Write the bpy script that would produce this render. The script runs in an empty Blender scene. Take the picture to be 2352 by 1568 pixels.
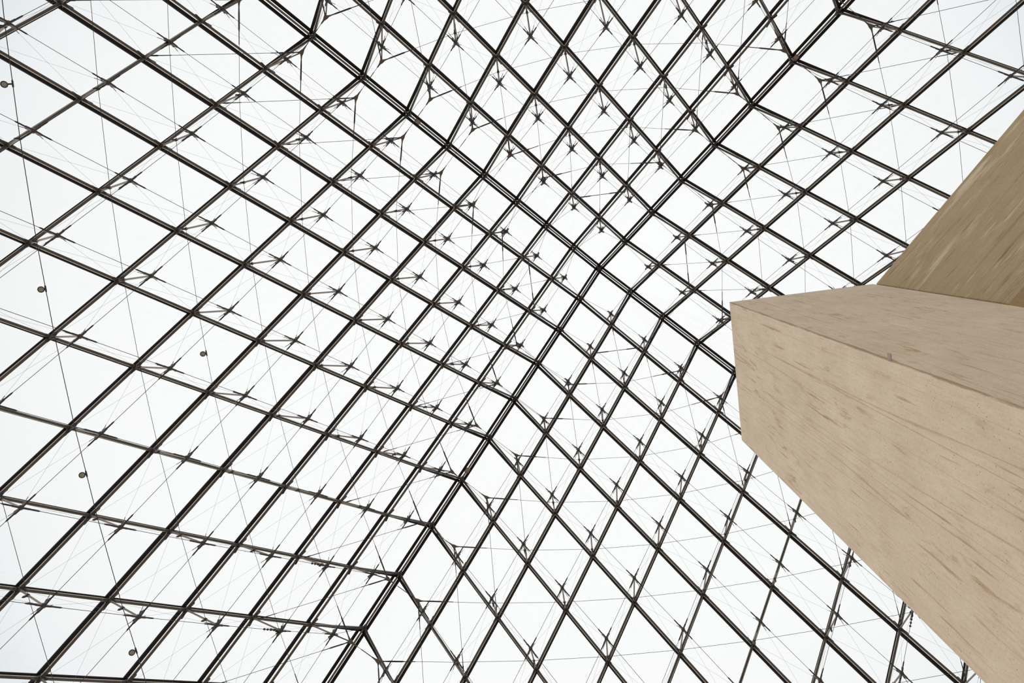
import bpy, bmesh, math, random
from mathutils import Vector, Matrix
random.seed(7)
S = bpy.context.scene
COL = S.collection
V = Vector

# ------------------------------------------------------------------ camera, sky, exposure
FPX, W, HT = 1724.99384, 2352.0, 1568.0
CAM = V((-2.55338505, -1.86485478, -9.34701646))
RIGHT = V((0.99157262, 0.1283336, 0.01772655))
DOWN = V((-0.12437679, 0.98129576, -0.14693213))
FWD = V((-0.03625132, 0.1434891, 0.98898772))
PX, PY = 1176 + 15.595, 784 + 2.9516
cd = bpy.data.cameras.new('camera')
cam = bpy.data.objects.new('camera', cd)
COL.objects.link(cam)
cd.sensor_width = 36.0
cd.lens = FPX / W * 36.0
cd.shift_x = -15.595 / W
cd.shift_y = 2.9516 / W
cd.clip_end = 500
M = Matrix((RIGHT, -DOWN, -FWD)).transposed().to_4x4()
M.translation = CAM
cam.matrix_world = M
S.camera = cam

SKY_STRENGTH = 1.03
wd = bpy.data.worlds.new('sky')
S.world = wd
wd.use_nodes = True
nt = wd.node_tree
nt.nodes.clear()
wo = nt.nodes.new('ShaderNodeOutputWorld')
bg = nt.nodes.new('ShaderNodeBackground')
tc = nt.nodes.new('ShaderNodeTexCoord')
sp = nt.nodes.new('ShaderNodeVectorMath')      # overcast sky, brightest around a point high overhead
sp.operation = 'DOT_PRODUCT'
sp.inputs[1].default_value = tuple(FWD)
rp = nt.nodes.new('ShaderNodeValToRGB')
nt.links.new(tc.outputs['Generated'], sp.inputs[0])
nt.links.new(sp.outputs['Value'], rp.inputs[0])
nt.links.new(rp.outputs[0], bg.inputs[0])
nt.links.new(bg.outputs[0], wo.inputs[0])
bg.inputs[1].default_value = SKY_STRENGTH
el = rp.color_ramp.elements
el[0].position = 0.0
el[0].color = (0.74, 0.765, 0.785, 1)
el[1].position = 1.0
el[1].color = (0.985, 0.985, 0.985, 1)
for pos, c in ((0.70, (0.755, 0.785, 0.81)), (0.775, (0.785, 0.815, 0.84)),
               (0.80, (0.87, 0.885, 0.895)), (0.835, (0.925, 0.93, 0.935)), (0.90, (0.963, 0.965, 0.965))):
    e = el.new(pos)
    e.color = (*c, 1)

sd = bpy.data.lights.new('added_side_sun', 'SUN')            # soft sun added low on the left to brighten the concrete's left face
sd.energy = .6
sd.angle = math.radians(70)
sd.color = (1, .985, .97)
sun = bpy.data.objects.new('added_side_sun', sd)
COL.objects.link(sun)
sun.rotation_mode = 'QUATERNION'
sun.rotation_quaternion = V((-1, .45, .62)).to_track_quat('Z', 'Y')

S.view_settings.view_transform = 'Standard'
S.view_settings.look = 'None'
S.view_settings.gamma = 1.0
S.view_settings.use_curve_mapping = False
S.view_settings.exposure = 0.0
S.render.film_transparent = False


def project(p):
    d = p - CAM
    z = d.dot(FWD)
    return PX + FPX * d.dot(RIGHT) / z, PY + FPX * d.dot(DOWN) / z


def seen(p, m=230):
    x, y = project(p)
    return -m < x < W + m and -m < y < HT + m


# ------------------------------------------------------------------ materials
def mat(name, col, rough=.5, metal=0.0, noise=0.0, scale=8.0, bump=0.0, spec=.5):
    m = bpy.data.materials.new(name)
    m.use_nodes = True
    t = m.node_tree
    b = t.nodes['Principled BSDF']
    b.inputs['Base Color'].default_value = (*col, 1)
    b.inputs['Roughness'].default_value = rough
    b.inputs['Metallic'].default_value = metal
    b.inputs['Specular IOR Level'].default_value = spec
    if noise or bump:
        c = t.nodes.new('ShaderNodeTexCoord')
        n = t.nodes.new('ShaderNodeTexNoise')
        n.inputs['Scale'].default_value = scale
        n.inputs['Detail'].default_value = 4
        t.links.new(c.outputs['Object'], n.inputs['Vector'])
        if noise:
            r = t.nodes.new('ShaderNodeValToRGB')
            r.color_ramp.elements[0].position = .3
            r.color_ramp.elements[1].position = .7
            r.color_ramp.elements[0].color = (*[v * (1 - noise) for v in col], 1)
            r.color_ramp.elements[1].color = (*[min(1, v * (1 + noise)) for v in col], 1)
            t.links.new(n.outputs['Fac'], r.inputs[0])
            t.links.new(r.outputs[0], b.inputs['Base Color'])
        if bump:
            u = t.nodes.new('ShaderNodeBump')
            u.inputs['Strength'].default_value = bump
            t.links.new(n.outputs['Fac'], u.inputs['Height'])
            t.links.new(u.outputs[0], b.inputs['Normal'])
    return m


M_BAR = mat('black_anodised_frame', (.0145, .0108, .0105), .75, 0, .2, 3, spec=.12)
M_TUBE = mat('brown_steel_tube', (.056, .041, .032), .38, .2, .22, 2.2)
M_RTUBE = mat('olive_brown_ridge_tube', (.088, .066, .044), .42, .15, .2, 2.0)
M_CAST = mat('dark_cast_steel', (.042, .033, .027), .38, .4, .3, 14)
M_STRUT = mat('brushed_strut', (.17, .125, .095), .32, .35, .2, 6)
M_ROD = mat('dark_steel_rod', (.017, .0135, .013), .45, .3)
M_WIRE = mat('thin_steel_wire', (.16, .155, .15), .4, .5)
M_EDGE_GLINT = mat('painted_edge_highlight', (.93, .86, .75), .35, .1, .05, 3)  # bright cream colour imitates the highlight along a tube's edge
M_PLATE = mat('oxide_brown_plate', (.068, .045, .035), .45, .2, .2, 12)
M_LAMP = mat('grey_lamp_housing', (.17, .145, .13), .4, .3, .15, 20)
M_LAMPD = mat('dark_lamp_rim', (.03, .028, .026), .4, .2)


def glass_mat():
    m = bpy.data.materials.new('clear_pane_glass')
    m.use_nodes = True
    t = m.node_tree
    t.nodes.clear()
    o = t.nodes.new('ShaderNodeOutputMaterial')
    tr = t.nodes.new('ShaderNodeBsdfTransparent')
    tr.inputs[0].default_value = (.985, .99, .988, 1)
    gl = t.nodes.new('ShaderNodeBsdfGlossy')
    gl.inputs['Roughness'].default_value = .02
    gl.inputs[0].default_value = (.9, .95, .95, 1)
    mx = t.nodes.new('ShaderNodeMixShader')
    mx.inputs[0].default_value = .012
    t.links.new(tr.outputs[0], mx.inputs[1])
    t.links.new(gl.outputs[0], mx.inputs[2])
    t.links.new(mx.outputs[0], o.inputs[0])
    return m


M_GLASS = glass_mat()


def lens_mat():
    m = mat('lamp_lens', (.22, .19, .16), .15, 0)
    return m


M_LENS = lens_mat()


def concrete(name, base, axis, streak=1.0, light=0, edge=None):
    """board-marked concrete: fine grain drawn out along one local axis, stains, pits"""
    m = bpy.data.materials.new(name)
    m.use_nodes = True
    t = m.node_tree
    L = t.links.new
    b = t.nodes['Principled BSDF']
    b.inputs['Roughness'].default_value = .82
    b.inputs['Specular IOR Level'].default_value = .3
    c = t.nodes.new('ShaderNodeTexCoord')

    def noise(sc, along, detail=5, rough=.6):
        mp = t.nodes.new('ShaderNodeMapping')
        s = [sc, sc, sc]
        s[axis] = along
        mp.inputs['Scale'].default_value = s
        L(c.outputs['Object'], mp.inputs[0])
        n = t.nodes.new('ShaderNodeTexNoise')
        n.inputs['Scale'].default_value = 1
        n.inputs['Detail'].default_value = detail
        n.inputs['Roughness'].default_value = rough
        L(mp.outputs[0], n.inputs['Vector'])
        return n.outputs['Fac']

    def ramp(src, p0, p1, c0, c1):
        r = t.nodes.new('ShaderNodeValToRGB')
        r.color_ramp.elements[0].position = p0
        r.color_ramp.elements[1].position = p1
        r.color_ramp.elements[0].color = (*c0, 1)
        r.color_ramp.elements[1].color = (*c1, 1)
        L(src, r.inputs[0])
        return r.outputs[0]

    def mul(a, bb, f=1.0):
        x = t.nodes.new('ShaderNodeMix')
        x.data_type = 'RGBA'
        x.blend_type = 'MULTIPLY'
        x.inputs['Factor'].default_value = f
        L(a, x.inputs[6])
        L(bb, x.inputs[7])
        return x.outputs[2]
    w = (1, 1, 1)
    blot = ramp(noise(2.6, 2.0, 7, .66), .30, .70, (base[0] * .91, base[1] * .89, base[2] * .86),
                [min(1, v * 1.07) for v in base])
    fine = ramp(noise(46, 4.0, 3), .30, .58, (.90, .87, .83), w)            # board grain
    line = ramp(noise(24, 1.3, 2, .5), .29, .36, (.68, .58, .48), w)        # short dark streaks
    stain = ramp(noise(15, 3.2, 4, .6), .33, .43, (.76, .67, .57), w)       # smudges
    area = ramp(noise(1.3, .8, 2, .5), .42, .60, (0, 0, 0), w)
    jr = t.nodes.new('ShaderNodeValToRGB')                                  # hairline joints between boards
    for pos, cc in ((0.480, w), (0.489, (.72, .62, .52)), (0.498, w)):
        e = jr.color_ramp.elements.new(pos)
        e.color = (*cc, 1)
    jr.color_ramp.elements[0].color = (1, 1, 1, 1)
    jr.color_ramp.elements[-1].color = (1, 1, 1, 1)
    L(noise(6.5, .08, 1, .4), jr.inputs[0])
    grit = ramp(noise(70, 45, 3, .7), .34, .50, (.86, .82, .77), w)
    vo = t.nodes.new('ShaderNodeTexVoronoi')
    vo.inputs['Scale'].default_value = 34
    L(c.outputs['Object'], vo.inputs['Vector'])
    pit = ramp(vo.outputs['Distance'], .07, .15, (.36, .28, .22), w)
    pm = ramp(noise(7, 6, 3), .50, .56, (0, 0, 0), w)
    x = mul(blot, fine, .8 * streak)
    x = mul(x, line, .8 * streak)
    sx = t.nodes.new('ShaderNodeMix')
    sx.data_type = 'RGBA'
    sx.blend_type = 'MULTIPLY'
    L(area, sx.inputs['Factor'])
    L(x, sx.inputs[6])
    L(stain, sx.inputs[7])
    x = mul(sx.outputs[2], jr.outputs[0], .85)
    x = mul(x, grit, .7)
    if light:                                                                # pale worn patches along the grain
        wx = t.nodes.new('ShaderNodeMix')
        wx.data_type = 'RGBA'
        lm = ramp(noise(5.5, 1.0, 5, .7), .54, .66, (0, 0, 0), (light, light, light))
        L(lm, wx.inputs['Factor'])
        L(x, wx.inputs[6])
        wx.inputs[7].default_value = (.66, .56, .42, 1)
        x = wx.outputs[2]
    if edge:                                                                 # grime along one arris
        sp2 = t.nodes.new('ShaderNodeSeparateXYZ')
        L(c.outputs['Object'], sp2.inputs[0])

        def math2(op, a, bb):
            n = t.nodes.new('ShaderNodeMath')
            n.operation = op
            for k, q in enumerate((a, bb)):
                if isinstance(q, (int, float)):
                    n.inputs[k].default_value = q
                elif q is not None:
                    L(q, n.inputs[k])
            return n.outputs[0]
        dx = math2('ADD', sp2.outputs['X'], edge[0])
        dy = math2('ADD', sp2.outputs['Y'], edge[1])
        dist = math2('MAXIMUM', dx, dy)
        dist = math2('SUBTRACT', dist, math2('MULTIPLY', math2('SUBTRACT', noise(22, 2.5, 4, .7), .5), .045))
        x = mul(x, ramp(dist, .006, .014, (.50, .41, .33), w), .85)
    pmx = t.nodes.new('ShaderNodeMix')
    pmx.data_type = 'RGBA'
    pmx.blend_type = 'MULTIPLY'
    L(pm, pmx.inputs['Factor'])
    L(x, pmx.inputs[6])
    L(pit, pmx.inputs[7])
    L(pmx.outputs[2], b.inputs['Base Color'])
    u = t.nodes.new('ShaderNodeBump')
    u.inputs['Strength'].default_value = .25
    u.inputs['Distance'].default_value = .01
    L(noise(34, 2.5, 6, .7), u.inputs['Height'])
    L(u.outputs[0], b.inputs['Normal'])
    return m


# ------------------------------------------------------------------ object helpers
def link(name, mesh, parent=None, loc=None, rot=None):
    o = bpy.data.objects.new(name, mesh)
    COL.objects.link(o)
    if loc is not None:
        o.location = loc
    if rot is not None:
        o.rotation_mode = 'QUATERNION'
        o.rotation_quaternion = rot
    if parent is not None:
        o.parent = parent
    return o


def thing(name, label, cat, loc=(0, 0, 0), group=None):
    o = link(name, None, None, loc)
    o.empty_display_size = .2
    o['label'] = label
    o['category'] = cat
    if group:
        o['group'] = group
    return o


def structure(name, loc=(0, 0, 0), mesh=None):
    o = link(name, mesh, None, loc)
    o['kind'] = 'structure'
    return o


class MB:
    """collects vertices and faces of one mesh"""

    def __init__(self):
        self.v, self.f, self.sm = [], [], []

    def tube(self, a, b, prof, n=8, cap=True):
        """lathe along a->b; prof = [(distance or fraction-negative-from-end, radius)]"""
        a, b = V(a), V(b)
        d = b - a
        ln = d.length
        if ln < 1e-6:
            return
        d.normalize()
        u = d.orthogonal().normalized()
        w = d.cross(u)
        base = len(self.v)
        for s, r in prof:
            c = a + d * (s if s >= 0 else ln + s)
            for k in range(n):
                q = 2 * math.pi * k / n
                self.v.append(c + (u * math.cos(q) + w * math.sin(q)) * r)
        m = len(prof)
        for i in range(m - 1):
            for k in range(n):
                k2 = (k + 1) % n
                self.f.append((base + i * n + k, base + i * n + k2, base + (i + 1) * n + k2, base + (i + 1) * n + k))
                self.sm.append(True)
        if cap:
            self.f.append(tuple(base + k for k in reversed(range(n))))
            self.f.append(tuple(base + (m - 1) * n + k for k in range(n)))
            self.sm += [False, False]

    def cyl(self, a, b, r, n=8, r2=None):
        ln = (V(b) - V(a)).length
        self.tube(a, b, [(0, r), (ln, r if r2 is None else r2)], n)

    def poly(self, pts, r, n=6):
        """round bar along a polyline with mitred joints"""
        pts = [V(p) for p in pts]
        base = len(self.v)
        for i, p in enumerate(pts):
            d = (pts[min(i + 1, len(pts) - 1)] - pts[max(i - 1, 0)]).normalized()
            if i == 0:
                u = d.orthogonal().normalized()
            else:
                u = (u - d * u.dot(d)).normalized()
            w = d.cross(u)
            for k in range(n):
                q = 2 * math.pi * k / n
                self.v.append(p + (u * math.cos(q) + w * math.sin(q)) * r)
        for i in range(len(pts) - 1):
            for k in range(n):
                k2 = (k + 1) % n
                self.f.append((base + i * n + k, base + i * n + k2, base + (i + 1) * n + k2, base + (i + 1) * n + k))
                self.sm.append(True)
        self.f.append(tuple(base + k for k in reversed(range(n))))
        self.f.append(tuple(base + (len(pts) - 1) * n + k for k in range(n)))
        self.sm += [False, False]

    def box(self, a, b, side, up, w, h):
        """bar a->b, width w along side, height h along up"""
        a, b, s, u = V(a), V(b), V(side) * w / 2, V(up) * h / 2
        base = len(self.v)
        for c in (a, b):
            for e in (-s - u, s - u, s + u, -s + u):
                self.v.append(c + e)
        for f in ((0, 1, 5, 4), (1, 2, 6, 5), (2, 3, 7, 6), (3, 0, 4, 7), (3, 2, 1, 0), (4, 5, 6, 7)):
            self.f.append(tuple(base + k for k in f))
            self.sm.append(False)

    def prism(self, pts, n, th):
        pts = [V(p) for p in pts]
        k = len(pts)
        base = len(self.v)
        n = V(n) * th / 2
        self.v += [p - n for p in pts] + [p + n for p in pts]
        self.f.append(tuple(base + i for i in reversed(range(k))))
        self.f.append(tuple(base + k + i for i in range(k)))
        self.sm += [False, False]
        for i in range(k):
            j = (i + 1) % k
            self.f.append((base + i, base + j, base + k + j, base + k + i))
            self.sm.append(False)

    def ring(self, c, ax, R, r, n=10, m=5):
        c, ax = V(c), V(ax).normalized()
        u = ax.orthogonal().normalized()
        w = ax.cross(u)
        base = len(self.v)
        for i in range(n):
            q = 2 * math.pi * i / n
            d = u * math.cos(q) + w * math.sin(q)
            for k in range(m):
                p = 2 * math.pi * k / m
                self.v.append(c + d * (R + r * math.cos(p)) + ax * r * math.sin(p))
        for i in range(n):
            for k in range(m):
                i2, k2 = (i + 1) % n, (k + 1) % m
                self.f.append((base + i * m + k, base + i2 * m + k, base + i2 * m + k2, base + i * m + k2))
                self.sm.append(True)

    def mesh(self, name, m, origin=None):
        o = V(origin) if origin is not None else V((0, 0, 0))
        me = bpy.data.meshes.new(name)
        me.from_pydata([tuple(p - o) for p in self.v], [], self.f)
        me.polygons.foreach_set('use_smooth', self.sm)
        me.materials.append(m)
        me.update()
        return me


def part(name, mb, m, parent, origin, root=V((0, 0, 0))):
    """link a collected mesh (world coordinates) as a child of an unrotated root"""
    return link(name, mb.mesh(name, m, origin), parent, V(origin) - root)


# ------------------------------------------------------------------ pyramid geometry
A, H, N = 17.71, 21.64, 18
CORN = {'UL': V((-A, -A, -H)) / N, 'UR': V((A, -A, -H)) / N, 'LR': V((A, A, -H)) / N, 'LL': V((-A, A, -H)) / N}
APEX = V((0, 0, H))
FACES = {'left': ('UL', 'LL'), 'back': ('UR', 'UL'), 'right': ('LR', 'UR'), 'front': ('LL', 'LR')}
RIDGE_UP = V((0, 0, .207))


class Face:
    def __init__(self, name):
        self.name = name
        a, b = FACES[name]
        self.a, self.b = CORN[a], CORN[b]
        n = self.a.cross(self.b).normalized()
        self.n = n if n.z < 0 else -n
        x = (self.a + self.b).normalized()
        y = self.n.cross(x)
        self.rot = Matrix((x, y, self.n)).transposed().to_quaternion()
        self.center = self.p(6, 6)

    def p(self, i, j, d=0.0):
        return APEX + self.a * i + self.b * j + self.n * d

    def tubept(self, i, j):
        """axis of the inner tubes: lifts to the ridge tube at the two ridges"""
        if i == 0 or j == 0:
            return self.p(i, j) + RIDGE_UP + self.n * .03
        return self.p(i, j)


FC = {k: Face(k) for k in FACES}
f0 = FC['left']
rinv = f0.rot.inverted()
LA = (rinv @ f0.a).normalized()      # lattice directions in the node's own frame
LB = (rinv @ f0.b).normalized()


def depth(i, j):
    s, p = i + j, i * j
    return max(.34, .51540 - .05754 * s + .11683 * p + .00703 * s * s - .00778633 * p * s)


PD = [0, 0, .06, .16, .47, .78, 1.08, 1.34, 1.48, 1.60, 1.74, 1.82, 1.88, 1.9, 1.9, 1.88, 1.85, 1.8]
PD[11:] = [.19 + .083 * (q / 2 - 1) ** 2 for q in range(11, 19)]


def cable_depth(i, j):
    s = i + j
    return .19 + (PD[s] - .19) / max(1, (s / 2 - 1) ** 2) * (i - s / 2) ** 2

# ------------------------------------------------------------------ large structure: floor, concrete
mb = MB()
mb.prism([(-45, -45, -11.1), (45, -45, -11.1), (45, 45, -11.1), (-45, 45, -11.1)], (0, 0, 1), .2)
M_FLOOR = mat('pale_limestone_floor', (.78, .69, .57), .6, 0, .06, .5)
structure('floor', (0, 0, 0), mb.mesh('floor', M_FLOOR))

ZT, ZE, ZF = -0.6, -3.04, -11.0
X0, X1, Y0, Y1 = -0.384, 1.270, -0.763, 0.907


def bevelled(me, w, seg=2):
    bm = bmesh.new()
    bm.from_mesh(me)
    bmesh.ops.bevel(bm, geom=bm.edges[:], offset=w, segments=seg, affect='EDGES', profile=.5)
    bm.to_mesh(me)
    bm.free()
    return me


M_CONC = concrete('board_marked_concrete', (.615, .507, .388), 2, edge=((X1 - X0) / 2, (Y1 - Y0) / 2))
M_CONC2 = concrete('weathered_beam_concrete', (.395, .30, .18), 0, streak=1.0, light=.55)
t = thing('concrete_pier', 'massive square pale beige concrete pillar with vertical board marks, foreground right', 'pillar',
          ((X0 + X1) / 2, (Y0 + Y1) / 2, ZF))
mb = MB()
mb.prism([(X0, Y0, 0), (X1, Y0, 0), (X1, Y1, 0), (X0, Y1, 0)], (0, 0, 1), 0)
mb = MB()
hx, hy = (X1 - X0) / 2, (Y1 - Y0) / 2
mb.box((0, 0, 0), (0, 0, ZT - ZF), (1, 0, 0), (0, 1, 0), 2 * hx, 2 * hy)
link('shaft', bevelled(mb.mesh('shaft', M_CONC), .006), t)

# small mauve patch stuck on the left face close to the arris
pd = V(((2044 - PX) / FPX, (818 - PY) / FPX, 1))
pd = RIGHT * pd.x + DOWN * pd.y + FWD
pp = CAM + pd * ((X0 - CAM.x) / pd.x)
mb = MB()
mb.box((-.003, 0, -.022), (-.003, 0, .022), (1, 0, 0), (0, 1, 0), .006, .04)
o = link('tape_patch', mb.mesh('tape_patch', mat('mauve_tape', (.30, .215, .185), .7)), t, pp - t.location)
o['label'] = 'small mauve patch'

# beam: runs off the pillar's far side along the pyramid's diagonal
r2 = math.sqrt(.5)
t2 = thing('concrete_girder', 'darker tan concrete beam running off the top of the pillar to the upper right', 'beam',
           (X1 + .02, Y0, ZE))
# local frame: x along the beam, y across it, z up
bw = (Y1 - Y0) * r2
BL = 10.5
mb = MB()
q = -math.pi / 4
rz = Matrix.Rotation(q, 4, 'Z').to_quaternion()
fp = [(0, 0), (BL, 0), (BL, bw), (bw, bw)]          # skewed end stands flush with the pillar face
fp = [(0.0, 0.0), (BL, 0.0), (BL, bw), (-bw, bw)]
# the pillar face runs along local direction (-1,1): start points on it
mb.v = [V((x, y, 0)) for x, y in fp] + [V((x, y, ZT - ZE)) for x, y in fp]
mb.f = [(3, 2, 1, 0), (4, 5, 6, 7), (0, 1, 5, 4), (1, 2, 6, 5), (2, 3, 7, 6), (3, 0, 4, 7)]
mb.sm = [False] * 6
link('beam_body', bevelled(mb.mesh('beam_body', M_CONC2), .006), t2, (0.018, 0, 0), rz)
mb = MB()
mb.box((-.004, (Y1 - Y0) / 2, .03), (-.004, (Y1 - Y0) / 2, ZT - ZE - .03), (1, 0, 0), (0, 1, 0), .03, (Y1 - Y0) - .10)
link('joint_strip', mb.mesh('joint_strip', M_ROD), t2)

# ------------------------------------------------------------------ shared meshes in the node frame (z = inward)
def norm(v):
    return V(v).normalized()


ARMS = [LA, -LA, LB, -LB]
ZL = V((0, 0, 1))
mb = MB()                                   # casting where the four tubes meet
mb.tube((0, 0, -.06), (0, 0, .055), [(0, .035), (.03, .05), (.085, .05), (.115, .03)], 10)
for d in ARMS:
    mb.tube(d * .02, d * .13, [(0, .042), (.08, .038), (.11, .034)], 10)
    sd = d.cross(ZL).normalized()
    mb.prism([d * .10 + ZL * .03, d * .20 + ZL * .035, d * .225 + ZL * .075, d * .19 + ZL * .095, d * .08 + ZL * .06], sd, .016)
    mb.box(d * .05 - ZL * .04, d * .09 - ZL * .2, sd, d, .026, .016)
mb.box((0, 0, -.2), (0, 0, -.05), (1, 0, 0), (0, 1, 0), .07, .05)
ME_CAST = mb.mesh('node_casting', M_CAST)

mb = MB()                                   # claw shaped hub at the inner end of a strut
mb.tube((0, 0, -.10), (0, 0, .075), [(0, .026), (.05, .046), (.115, .050), (.15, .03), (.175, .018)], 10)
for d in ARMS:
    sd = d.cross(ZL).normalized()
    mb.prism([V((0, 0, .035)), d * .06 + ZL * .03, d * .145 + ZL * .012, d * .155 - ZL * .018, d * .13 - ZL * .03, d * .05 - ZL * .04],
             sd, .035)
    mb.ring(d * .15 - ZL * .003, sd, .020, .009, 8, 4)
    e = (d * .78 - ZL * .62).normalized()
    mb.prism([d * .02 - ZL * .05, d * .03 - ZL * .015, e * .13 + sd * .0, e * .15 - ZL * .012, e * .12 - ZL * .03], sd, .02)
    mb.ring(e * .135, sd, .014, .006, 8, 4)
ME_HUB = mb.mesh('rod_hub', M_CAST)

mb = MB()                                   # clamp that holds the ring cable to a strut
mb.cyl((0, 0, -.035), (0, 0, .035), .034, 8)
mb.box((-.02, 0, 0), (.085, 0, 0), (0, 1, 0), (0, 0, 1), .035, .045)
mb.ring((.085, 0, 0), (0, 1, 0), .02, .01, 8, 4)
ME_CLAMP = mb.mesh('cable_clamp', M_CAST)

# ------------------------------------------------------------------ glass walls with their black glazing bars
BAR_D, GLASS_D = -.21, -.25
ROOT = {}
for fn, F in FC.items():
    root = structure('wall_' + fn, F.center)
    ROOT[fn] = root
    qa, qb = F.a, F.b
    c = (qa + qb) / 2
    panes = {}
    for ea in (0, 1):
        for eb in (0, 1):                       # panes next to a ridge run on up to the ridge bar
            mb = MB()
            u0, v0, u1, v1 = .008 - .075 * ea, .008 - .075 * eb, .992, .992
            mb.prism([qa * u + qb * v - c for u, v in ((u0, v0), (u1, v0), (u1, v1), (u0, v1))], F.n, .02)
            panes[(ea, eb)] = mb.mesh('pane', M_GLASS)
    for i in range(N):
        for j in range(N - i - 1):
            p = F.p(i + .5, j + .5, GLASS_D)
            if seen(p, 260):
                link('pane', panes[(int(i == 0), int(j == 0))], root, p - F.center)
    for fam in (0, 1):
        for i in range(1, N):
            js = [j for j in range(0, N - i + 1) if seen(F.p(i, j) if fam == 0 else F.p(j, i), 330)]
            if len(js) < 2:
                continue
            g = (lambda j: F.p(i, j, BAR_D)) if fam == 0 else (lambda j: F.p(j, i, BAR_D))
            j0 = js[0] - (.075 if js[0] == 0 else 0)
            a, b = g(j0), g(js[-1])
            d = (b - a).normalized()
            mb = MB()
            mb.box(a, b, d.cross(F.n).normalized(), F.n, .078, .062)
            part('glazing_bar', mb, M_BAR, root, (a + b) / 2, F.center)

# ------------------------------------------------------------------ ridge beams
RL = {'UL': 'black and olive ridge beam running from the apex to the upper left corner',
      'UR': 'black and olive ridge beam running from the apex to the upper right',
      'LR': 'black and olive ridge beam running from the apex behind the concrete pillar',
      'LL': 'black and olive ridge beam running from the apex to the bottom left centre'}
ADJ = {'UL': ('left', 'back'), 'UR': ('back', 'right'), 'LR': ('right', 'front'), 'LL': ('front', 'left')}
for rn, dv in CORN.items():
    ks = [k for k in range(0, N + 1) if seen(APEX + dv * k, 330)]
    k1 = ks[-1]
    org = APEX + RIDGE_UP
    t = thing('ridge_rafter', RL[rn], 'beam', org, 'ridge beams of the glass pyramid')
    d = dv.normalized()
    hs = V((d.y, -d.x, 0)).normalized()
    dn = hs.cross(d)
    dn = dn if dn.z < 0 else -dn
    a, b = org, APEX + dv * k1 + RIDGE_UP
    mb = MB()
    mb.tube(a, b, [(0, .03), ((b - a).length, .03)], 12)
    part('ridge_tube', mb, M_RTUBE, t, a, org)
    for fn in ADJ[rn]:
        F = FC[fn]
        s = d.cross(F.n).normalized()
        if (F.center - APEX).dot(s) < 0:
            s = -s
        mb = MB()
        off = V((0, 0, -.255 / F.n.z)) + s * .118
        mb.box(APEX + off + d * .06, APEX + dv * k1 + off, s, F.n, .08, .045)
        part('frame_bar', mb, M_BAR, t, a, org)
    # castings where the face tubes reach the ridge
    for k in ks[1:]:
        c = APEX + dv * k + RIDGE_UP
        mb = MB()
        mb.tube(c - d * .09 + dn * .02, c + d * .09 + dn * .02, [(0, .038), (.05, .05), (.13, .05), (.18, .038)], 10)
        for fn in ADJ[rn]:
            F = FC[fn]
            o = F.b if (F.a - dv).length < 1e-6 else F.a
            e = (F.p(*((k, 1) if (F.a - dv).length < 1e-6 else (1, k))) - c).normalized()
            mb.tube(c + dn * .02, c + e * .2 + dn * .01, [(0, .045), (.15, .04), (.2, .034)], 8)
            mb.prism([c + e * .12 + F.n * .05, c + e * .26 + F.n * .05, c + e * .28 + F.n * .09, c + e * .15 + F.n * .10],
                     e.cross(F.n).normalized(), .02)
        part('ridge_casting', mb, M_CAST, t, c, org)
    if rn != 'LR':
        kk = {'UL': 5.8, 'LL': 5.82, 'UR': 6.1}[rn]
        c = APEX + dv * kk + RIDGE_UP + dn * .05
        mb = MB()
        mb.box(c - d * .075, c + d * .075, hs, dn, .13, .10)
        mb.box(c - d * .16, c + d * .16, hs, dn, .05, .03)
        part('junction_box', mb, M_STRUT, t, c, org)
mb = MB()
mb.tube(APEX + V((0, 0, .10)), APEX + V((0, 0, .3)), [(0, .03), (.03, .075), (.2, .08)], 12)
t = thing('apex_casting', 'small brown casting at the very apex where the four ridge beams meet', 'casting', APEX)
link('apex_boss', mb.mesh('apex_boss', M_CAST, APEX), t)

# ------------------------------------------------------------------ inner steel trusses
TL = {'left': 'web of brown tubes, struts and tension rods bracing the left glass slope',
      'back': 'web of brown tubes, struts and tension rods bracing the upper glass slope',
      'right': 'web of brown tubes, struts and tension rods bracing the right glass slope above the concrete',
      'front': 'web of brown tubes, struts and tension rods bracing the bottom glass slope'}


def rod_profile(ln, r, sl0, sl1, rs, g=.13):
    """thin rod with thick threaded sleeves at each end"""
    p = [(0, r * 1.1)]
    if sl0:
        p += [(g, r * 1.1), (g + .01, rs), (g + sl0 - .04, rs), (g + sl0, r)]
    if sl1:
        p += [(ln - g - sl1, r), (ln - g - sl1 + .04, rs), (ln - g - .01, rs), (ln - g, r * 1.1)]
    p.append((ln, r * 1.1))
    return p


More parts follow.
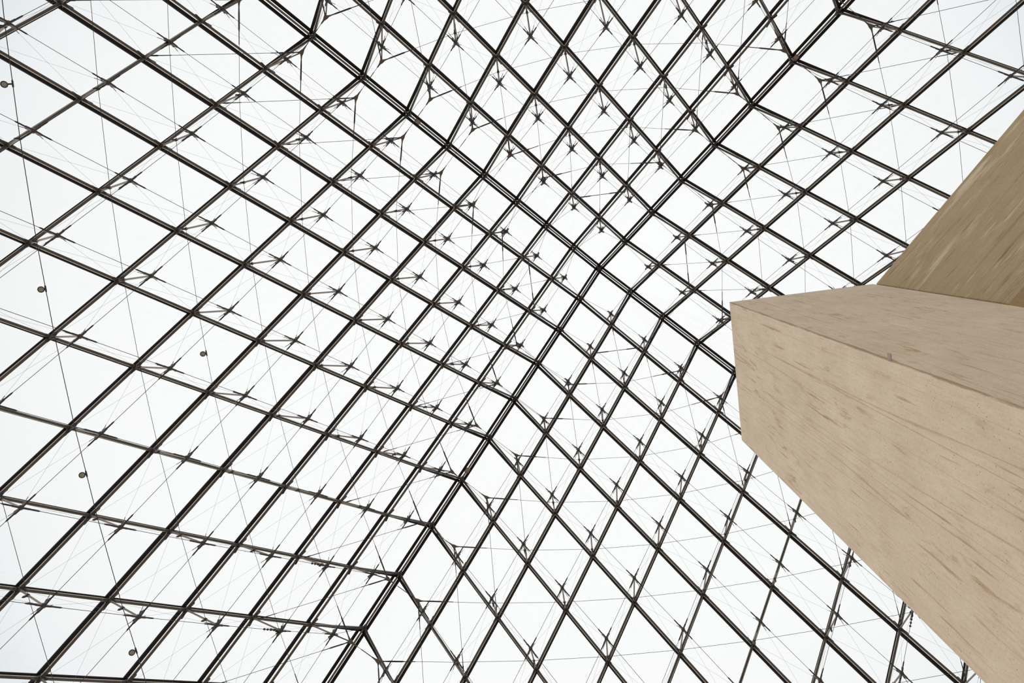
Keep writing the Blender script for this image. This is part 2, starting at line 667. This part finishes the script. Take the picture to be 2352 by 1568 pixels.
for fn, F in FC.items():
    t = thing('steel_truss', TL[fn], 'truss', F.center, 'bracing trusses of the pyramid')
    nodes = [(i, j) for i in range(1, N) for j in range(1, N - i) if seen(F.p(i, j, .7), 260)]
    ns = set(nodes)
    # tubes under the glazing bars, one continuous tube per line
    for fam in (0, 1):
        for i in range(1, N):
            js = [j for j in range(0, N - i + 1) if seen(F.p(i, j) if fam == 0 else F.p(j, i), 330)]
            if len(js) < 2:
                continue
            pts = [F.tubept(i, j) if fam == 0 else F.tubept(j, i) for j in js]
            mb = MB()
            mb.poly(pts, .028, 10)
            nf = len(mb.f)
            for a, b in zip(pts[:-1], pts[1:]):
                mb.box(a - F.n * .026, b - F.n * .026, (b - a).cross(F.n).normalized(), F.n, .067, .012)  # thin added fin that carries the painted edge highlight
            o = part('tube', mb, M_TUBE, t, pts[len(pts) // 2], F.center)
            o.data.materials.append(M_EDGE_GLINT)
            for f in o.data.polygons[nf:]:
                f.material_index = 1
    wires = MB()
    for (i, j) in nodes:
        dd = depth(i, j)
        mb = MB()
        mb.tube((0, 0, .03), (0, 0, dd), [(0, .032), (.10, .024), (.2, .0215), (dd - .13, .0215), (dd - .07, .03)], 8)
        st = link('strut', mb.mesh('strut', M_STRUT), t, F.p(i, j) - F.center, F.rot)
        link('node_casting', ME_CAST, st)
        link('rod_hub', ME_HUB, st, (0, 0, dd))
        h = F.p(i, j, dd)
        for fam in (0, 1):
            for sgn in (1, -1):
                q = (i + sgn, j) if fam == 0 else (i, j + sgn)
                if q[0] + q[1] >= N:
                    continue
                edge = q[0] == 0 or q[1] == 0
                if edge:
                    e = F.p(*q) + RIDGE_UP + F.n * .05
                    e = e + (h - e).normalized() * .1
                else:
                    e = F.p(q[0], q[1], depth(*q))
                    top = F.p(q[0], q[1], .07)
                    ln = (top - h).length
                    wires.tube(h, top, [(.12, .0075), (.28, .0075), (.29, .0019), (ln - .2, .0019)], 5)
                if edge or sgn == 1 or q not in ns:
                    ln = (e - h).length
                    mb = MB()
                    mb.tube(h, e, rod_profile(ln, .0054, .21, .21 if not edge else .12, .0155, .13 if not edge else .05), 6)
                    part('tension_rod', mb, M_ROD, t, (h + e) / 2, F.center)
    if wires.v:
        w = part('bracing_wires', wires, M_WIRE, t, F.center, F.center)
        w['kind'] = 'stuff'

# ------------------------------------------------------------------ ring cables round the pyramid, one per level
ORD = ['', '', 'second', 'third', 'fourth', 'fifth', 'sixth', 'seventh', 'eighth', 'ninth', 'tenth', 'eleventh', 'twelfth',
       'thirteenth', 'fourteenth', 'fifteenth', 'sixteenth']
ORD1 = ['', '', 'first'] + ORD[2:]


def tie_plate(mb, c, tips, wid=.012):
    """thin three-armed plate with hollow sides"""
    n = V((0, 0, 0))
    m = len(tips)
    u = [(q - c).normalized() for q in tips]
    n = (u[0].cross(u[1])).normalized()
    th = lambda q: math.atan2(n.cross(u[0]).dot(q), u[0].dot(q))
    fl = [(q - n * q.dot(n)) for q in u]
    idx = sorted(range(m), key=lambda k: th(fl[k]))
    pts = []
    for a in range(m):
        k, k2 = idx[a], idx[(a + 1) % m]
        d, d2 = fl[k].normalized(), fl[k2].normalized()
        sd = n.cross(d)
        L = (tips[k] - c).length
        pts += [c + d * L - sd * wid, c + d * L + sd * wid]
        mid = d + d2
        ang = d.angle(d2)
        if mid.length > .3 and ang < 2.6:
            pts.append(c + d * (L * .45) + sd * .022)
            pts.append(c + mid.normalized() * .052)
            pts.append(c + d2 * ((tips[k2] - c).length * .45) - n.cross(d2) * .022)
        else:
            pts.append(c + sd * .04)
    mb.prism(pts, n, .02)


CABLE_PT = {}
for s in range(2, 17):
    root_p = APEX + V((0, 0, -H * s / N))
    plates = {}
    for fn, F in FC.items():
        for e, (i, j) in (('b', (1, s - 1)), ('a', (s - 1, 1))):
            plates[(fn, e)] = F.p(i, j, PD[s])
    if not any(seen(p, 200) for p in plates.values()) and s > 14:
        # level only partly in view: still kept when its cables cross the frame
        if not any(seen(FC['left'].p(k, s - k, .4), 0) for k in range(1, s)):
            continue
    t = thing('ring_cable', 'thin horizontal cable ring with tie plates at the ridges, %s level down from the apex' % ORD1[s],
              'cable', root_p, 'horizontal cable rings inside the pyramid')
    thick = .0075 if s in (13,) else .0052
    for fn, F in FC.items():
        pa, pb = plates[(fn, 'a')], plates[(fn, 'b')]      # a end: next to ridge a ; b end: next to ridge b
        path = [(pa, s - 1, 1)] + [(F.p(i, s - i, cable_depth(i, s - i)), i, s - i) for i in range(s - 2, 1, -1)]
        if s > 2:
            path.append((pb, 1, s - 1))
        sn = [seen(q[0], 260) for q in path]
        # runs of visible points
        x = V((F.a + F.b)).normalized()
        offs = x * .0
        run = [k for k in range(len(path)) if sn[k] or (k > 0 and sn[k - 1]) or (k + 1 < len(path) and sn[k + 1])]
        if s > 2 and len(run) > 1:
            pts = [path[k][0] for k in range(run[0], run[-1] + 1)]
            mb = MB()
            mb.poly(pts, thick, 6)
            for end, nb in ((pa, path[1][0]), (pb, path[-2][0])):
                if seen(end, 200):
                    ln = (nb - end).length
                    if ln > 1.0:
                        mb.tube(end, nb, [(.12, .008), (.15, .013), (.3, .02), (.62, .02), (.68, .011), (.95, .011), (.97, .006)], 8)
            part('cable', mb, M_ROD, t, pts[len(pts) // 2], root_p)
            for k in range(1, len(path) - 1):
                CABLE_PT[(fn, path[k][1], path[k][2])] = path[k][0]
                if sn[k]:
                    link('cable_clamp', ME_CLAMP, t, path[k][0] - root_p, F.rot)
        for e, c in (('a', pa), ('b', pb)):
            if s == 2 and e == 'b':
                pass
            if not seen(c, 200):
                continue
            rv = F.a if e == 'a' else F.b
            rn = [k for k in CORN if (CORN[k] - rv).length < 1e-6][0]
            other = [f for f in ADJ[rn] if f != fn][0]
            oe = 'a' if (FC[other].a - rv).length < 1e-6 else 'b'
            mate = plates[(other, oe)]
            nb = F.p(2, 2, .1) if s == 2 else (path[1][0] if e == 'a' else path[-2][0])
            node = (s - 1, 1) if e == 'a' else (1, s - 1)
            stay_to = F.p(node[0] + 1, node[1] + 1, .16)
            u1, u2 = (mate - c).normalized(), (nb - c).normalized()
            hub = F.p(node[0], node[1], depth(*node))
            if s >= 4:
                mb = MB()
                tie_plate(mb, c, [c + u1 * .20, c + u2 * .17, c + (stay_to - c).normalized() * .12])
                tp = part('tie_plate', mb, M_PLATE, t, c, root_p)
                if (hub - c).length > .08:
                    mb.__init__()
                    mb.tube(c, hub, [(0, .012), (.05, .016), ((hub - c).length * .6, .016), ((hub - c).length, .02)], 8)
                    part('link_bar', mb, M_CAST, t, (c + hub) / 2, root_p)
            # stay to the node two rows further down
            ln = (stay_to - c).length
            mb = MB()
            mb.tube(c, stay_to, [(.05, .008), (.10, .012), (.22, .018), (.5, .018), (.55, .01), (.72, .01), (.74, .0058),
                                 (ln - .5, .0058), (ln - .48, .010), (ln - .22, .011), (ln - .19, .018), (ln - .12, .018), (ln - .04, .012)], 7)
            part('stay', mb, M_PLATE if s < 3 else M_ROD, t, (c + stay_to) / 2, root_p)
            # tie across the ridge to the mating plate, built once
            if e == 'a':
                mb = MB()
                ln = (mate - c).length
                if ln > .5:
                    mb.tube(c, mate, [(.16, .0105), (.28, .0105), (.29, .006), (ln * .5, .006), (ln - .62, .006), (ln - .6, .0105),
                                      (ln - .35, .0105), (ln - .34, .006), (ln - .15, .006)], 6)
                    part('corner_tie', mb, M_ROD, t, (c + mate) / 2, root_p)

# ------------------------------------------------------------------ spotlights hung on the ring cables of the left slope
LAMPS = [((12, 192), 13, 'round grey spotlight on the left cable, topmost, at the left picture edge'),
         ((97, 662), 13, 'round grey spotlight on the left cable, second from the top'),
         ((192, 1087), 13, 'round grey spotlight on the left cable, third from the top'),
         ((305, 1495), 13, 'round grey spotlight on the left cable, lowest, near the bottom edge'),
         ((470, 810), 11, 'round grey spotlight alone on the inner cable, right of the other four')]
for (px, py), s, lab in LAMPS:
    F = FC['left']
    best = None
    for i in range(2, s - 2):
        a, b = CABLE_PT[('left', i, s - i)], CABLE_PT[('left', i + 1, s - i - 1)]
        for k in range(0, 101):
            p = a.lerp(b, k / 100)
            x, y = project(p)
            e = abs(y - py)
            if best is None or e < best[0]:
                best = (e, p, (b - a).normalized())
    e, p, cdirn = best
    # step sideways off the cable so that the drum hangs beside it
    out = V((-1, 0, 0))
    x, y = project(p)
    pxm = FPX / (p - CAM).dot(FWD)
    off = max(.07, min(.14, (x - px) / pxm))
    c = p + out * off + V((0, 0, -.05))
    t = thing('spotlight', lab, 'lamp', p, 'spotlights clipped to the ring cables')
    ax = (CAM + V((2.5, 2.0, 0)) - c).normalized()
    mb = MB()
    mb.tube(c - ax * .10, c + ax * .035, [(0, .022), (.015, .045), (.08, .058), (.135, .062)], 16)
    part('housing', mb, M_LAMP, t, c, p)
    mb = MB()
    mb.tube(c + ax * .03, c + ax * .045, [(0, .065), (.015, .065)], 16)
    mb.ring(c + ax * .045, ax, .057, .009, 16, 5)
    part('rim', mb, M_LAMPD, t, c, p)
    mb = MB()
    mb.tube(c + ax * .04, c + ax * .056, [(0, .052), (.008, .048), (.016, .02)], 16)
    part('lens', mb, M_LENS, t, c, p)
    mb = MB()
    mb.box(p + V((0, 0, .03)), c - ax * .03, cdirn, cdirn.cross((c - p).normalized()).normalized(), .03, .014)
    mb.tube(p - cdirn * .07, p + cdirn * .07, [(0, .012), (.02, .018), (.12, .018), (.14, .012)], 8)
    part('bracket', mb, M_LAMPD, t, p, p)

# ------------------------------------------------------------------ grip beads clamped on three of the rods
for fn, na, nb in (('left', (2, 9), (3, 9)), ('left', (2, 8), (3, 8)), ('front', (2, 8), (3, 8))):
    F = FC[fn]
    a, b = F.p(*na, depth(*na)), F.p(*nb, depth(*nb))
    d = (b - a).normalized()
    root = [o for o in bpy.data.objects if o.name.startswith('steel_truss') and (o.location - F.center).length < 1e-4][0]
    mb = MB()
    for k in range(4):
        p = a + d * (.20 + .10 * k)
        mb.tube(p, p + d * .03, [(0, .022), (.015, .03), (.03, .022)], 8)
    mb.cyl(a + d * .17, a + d * .55, .011, 6)
    part('grip_beads', mb, M_ROD, root, a + d * .35, F.center)
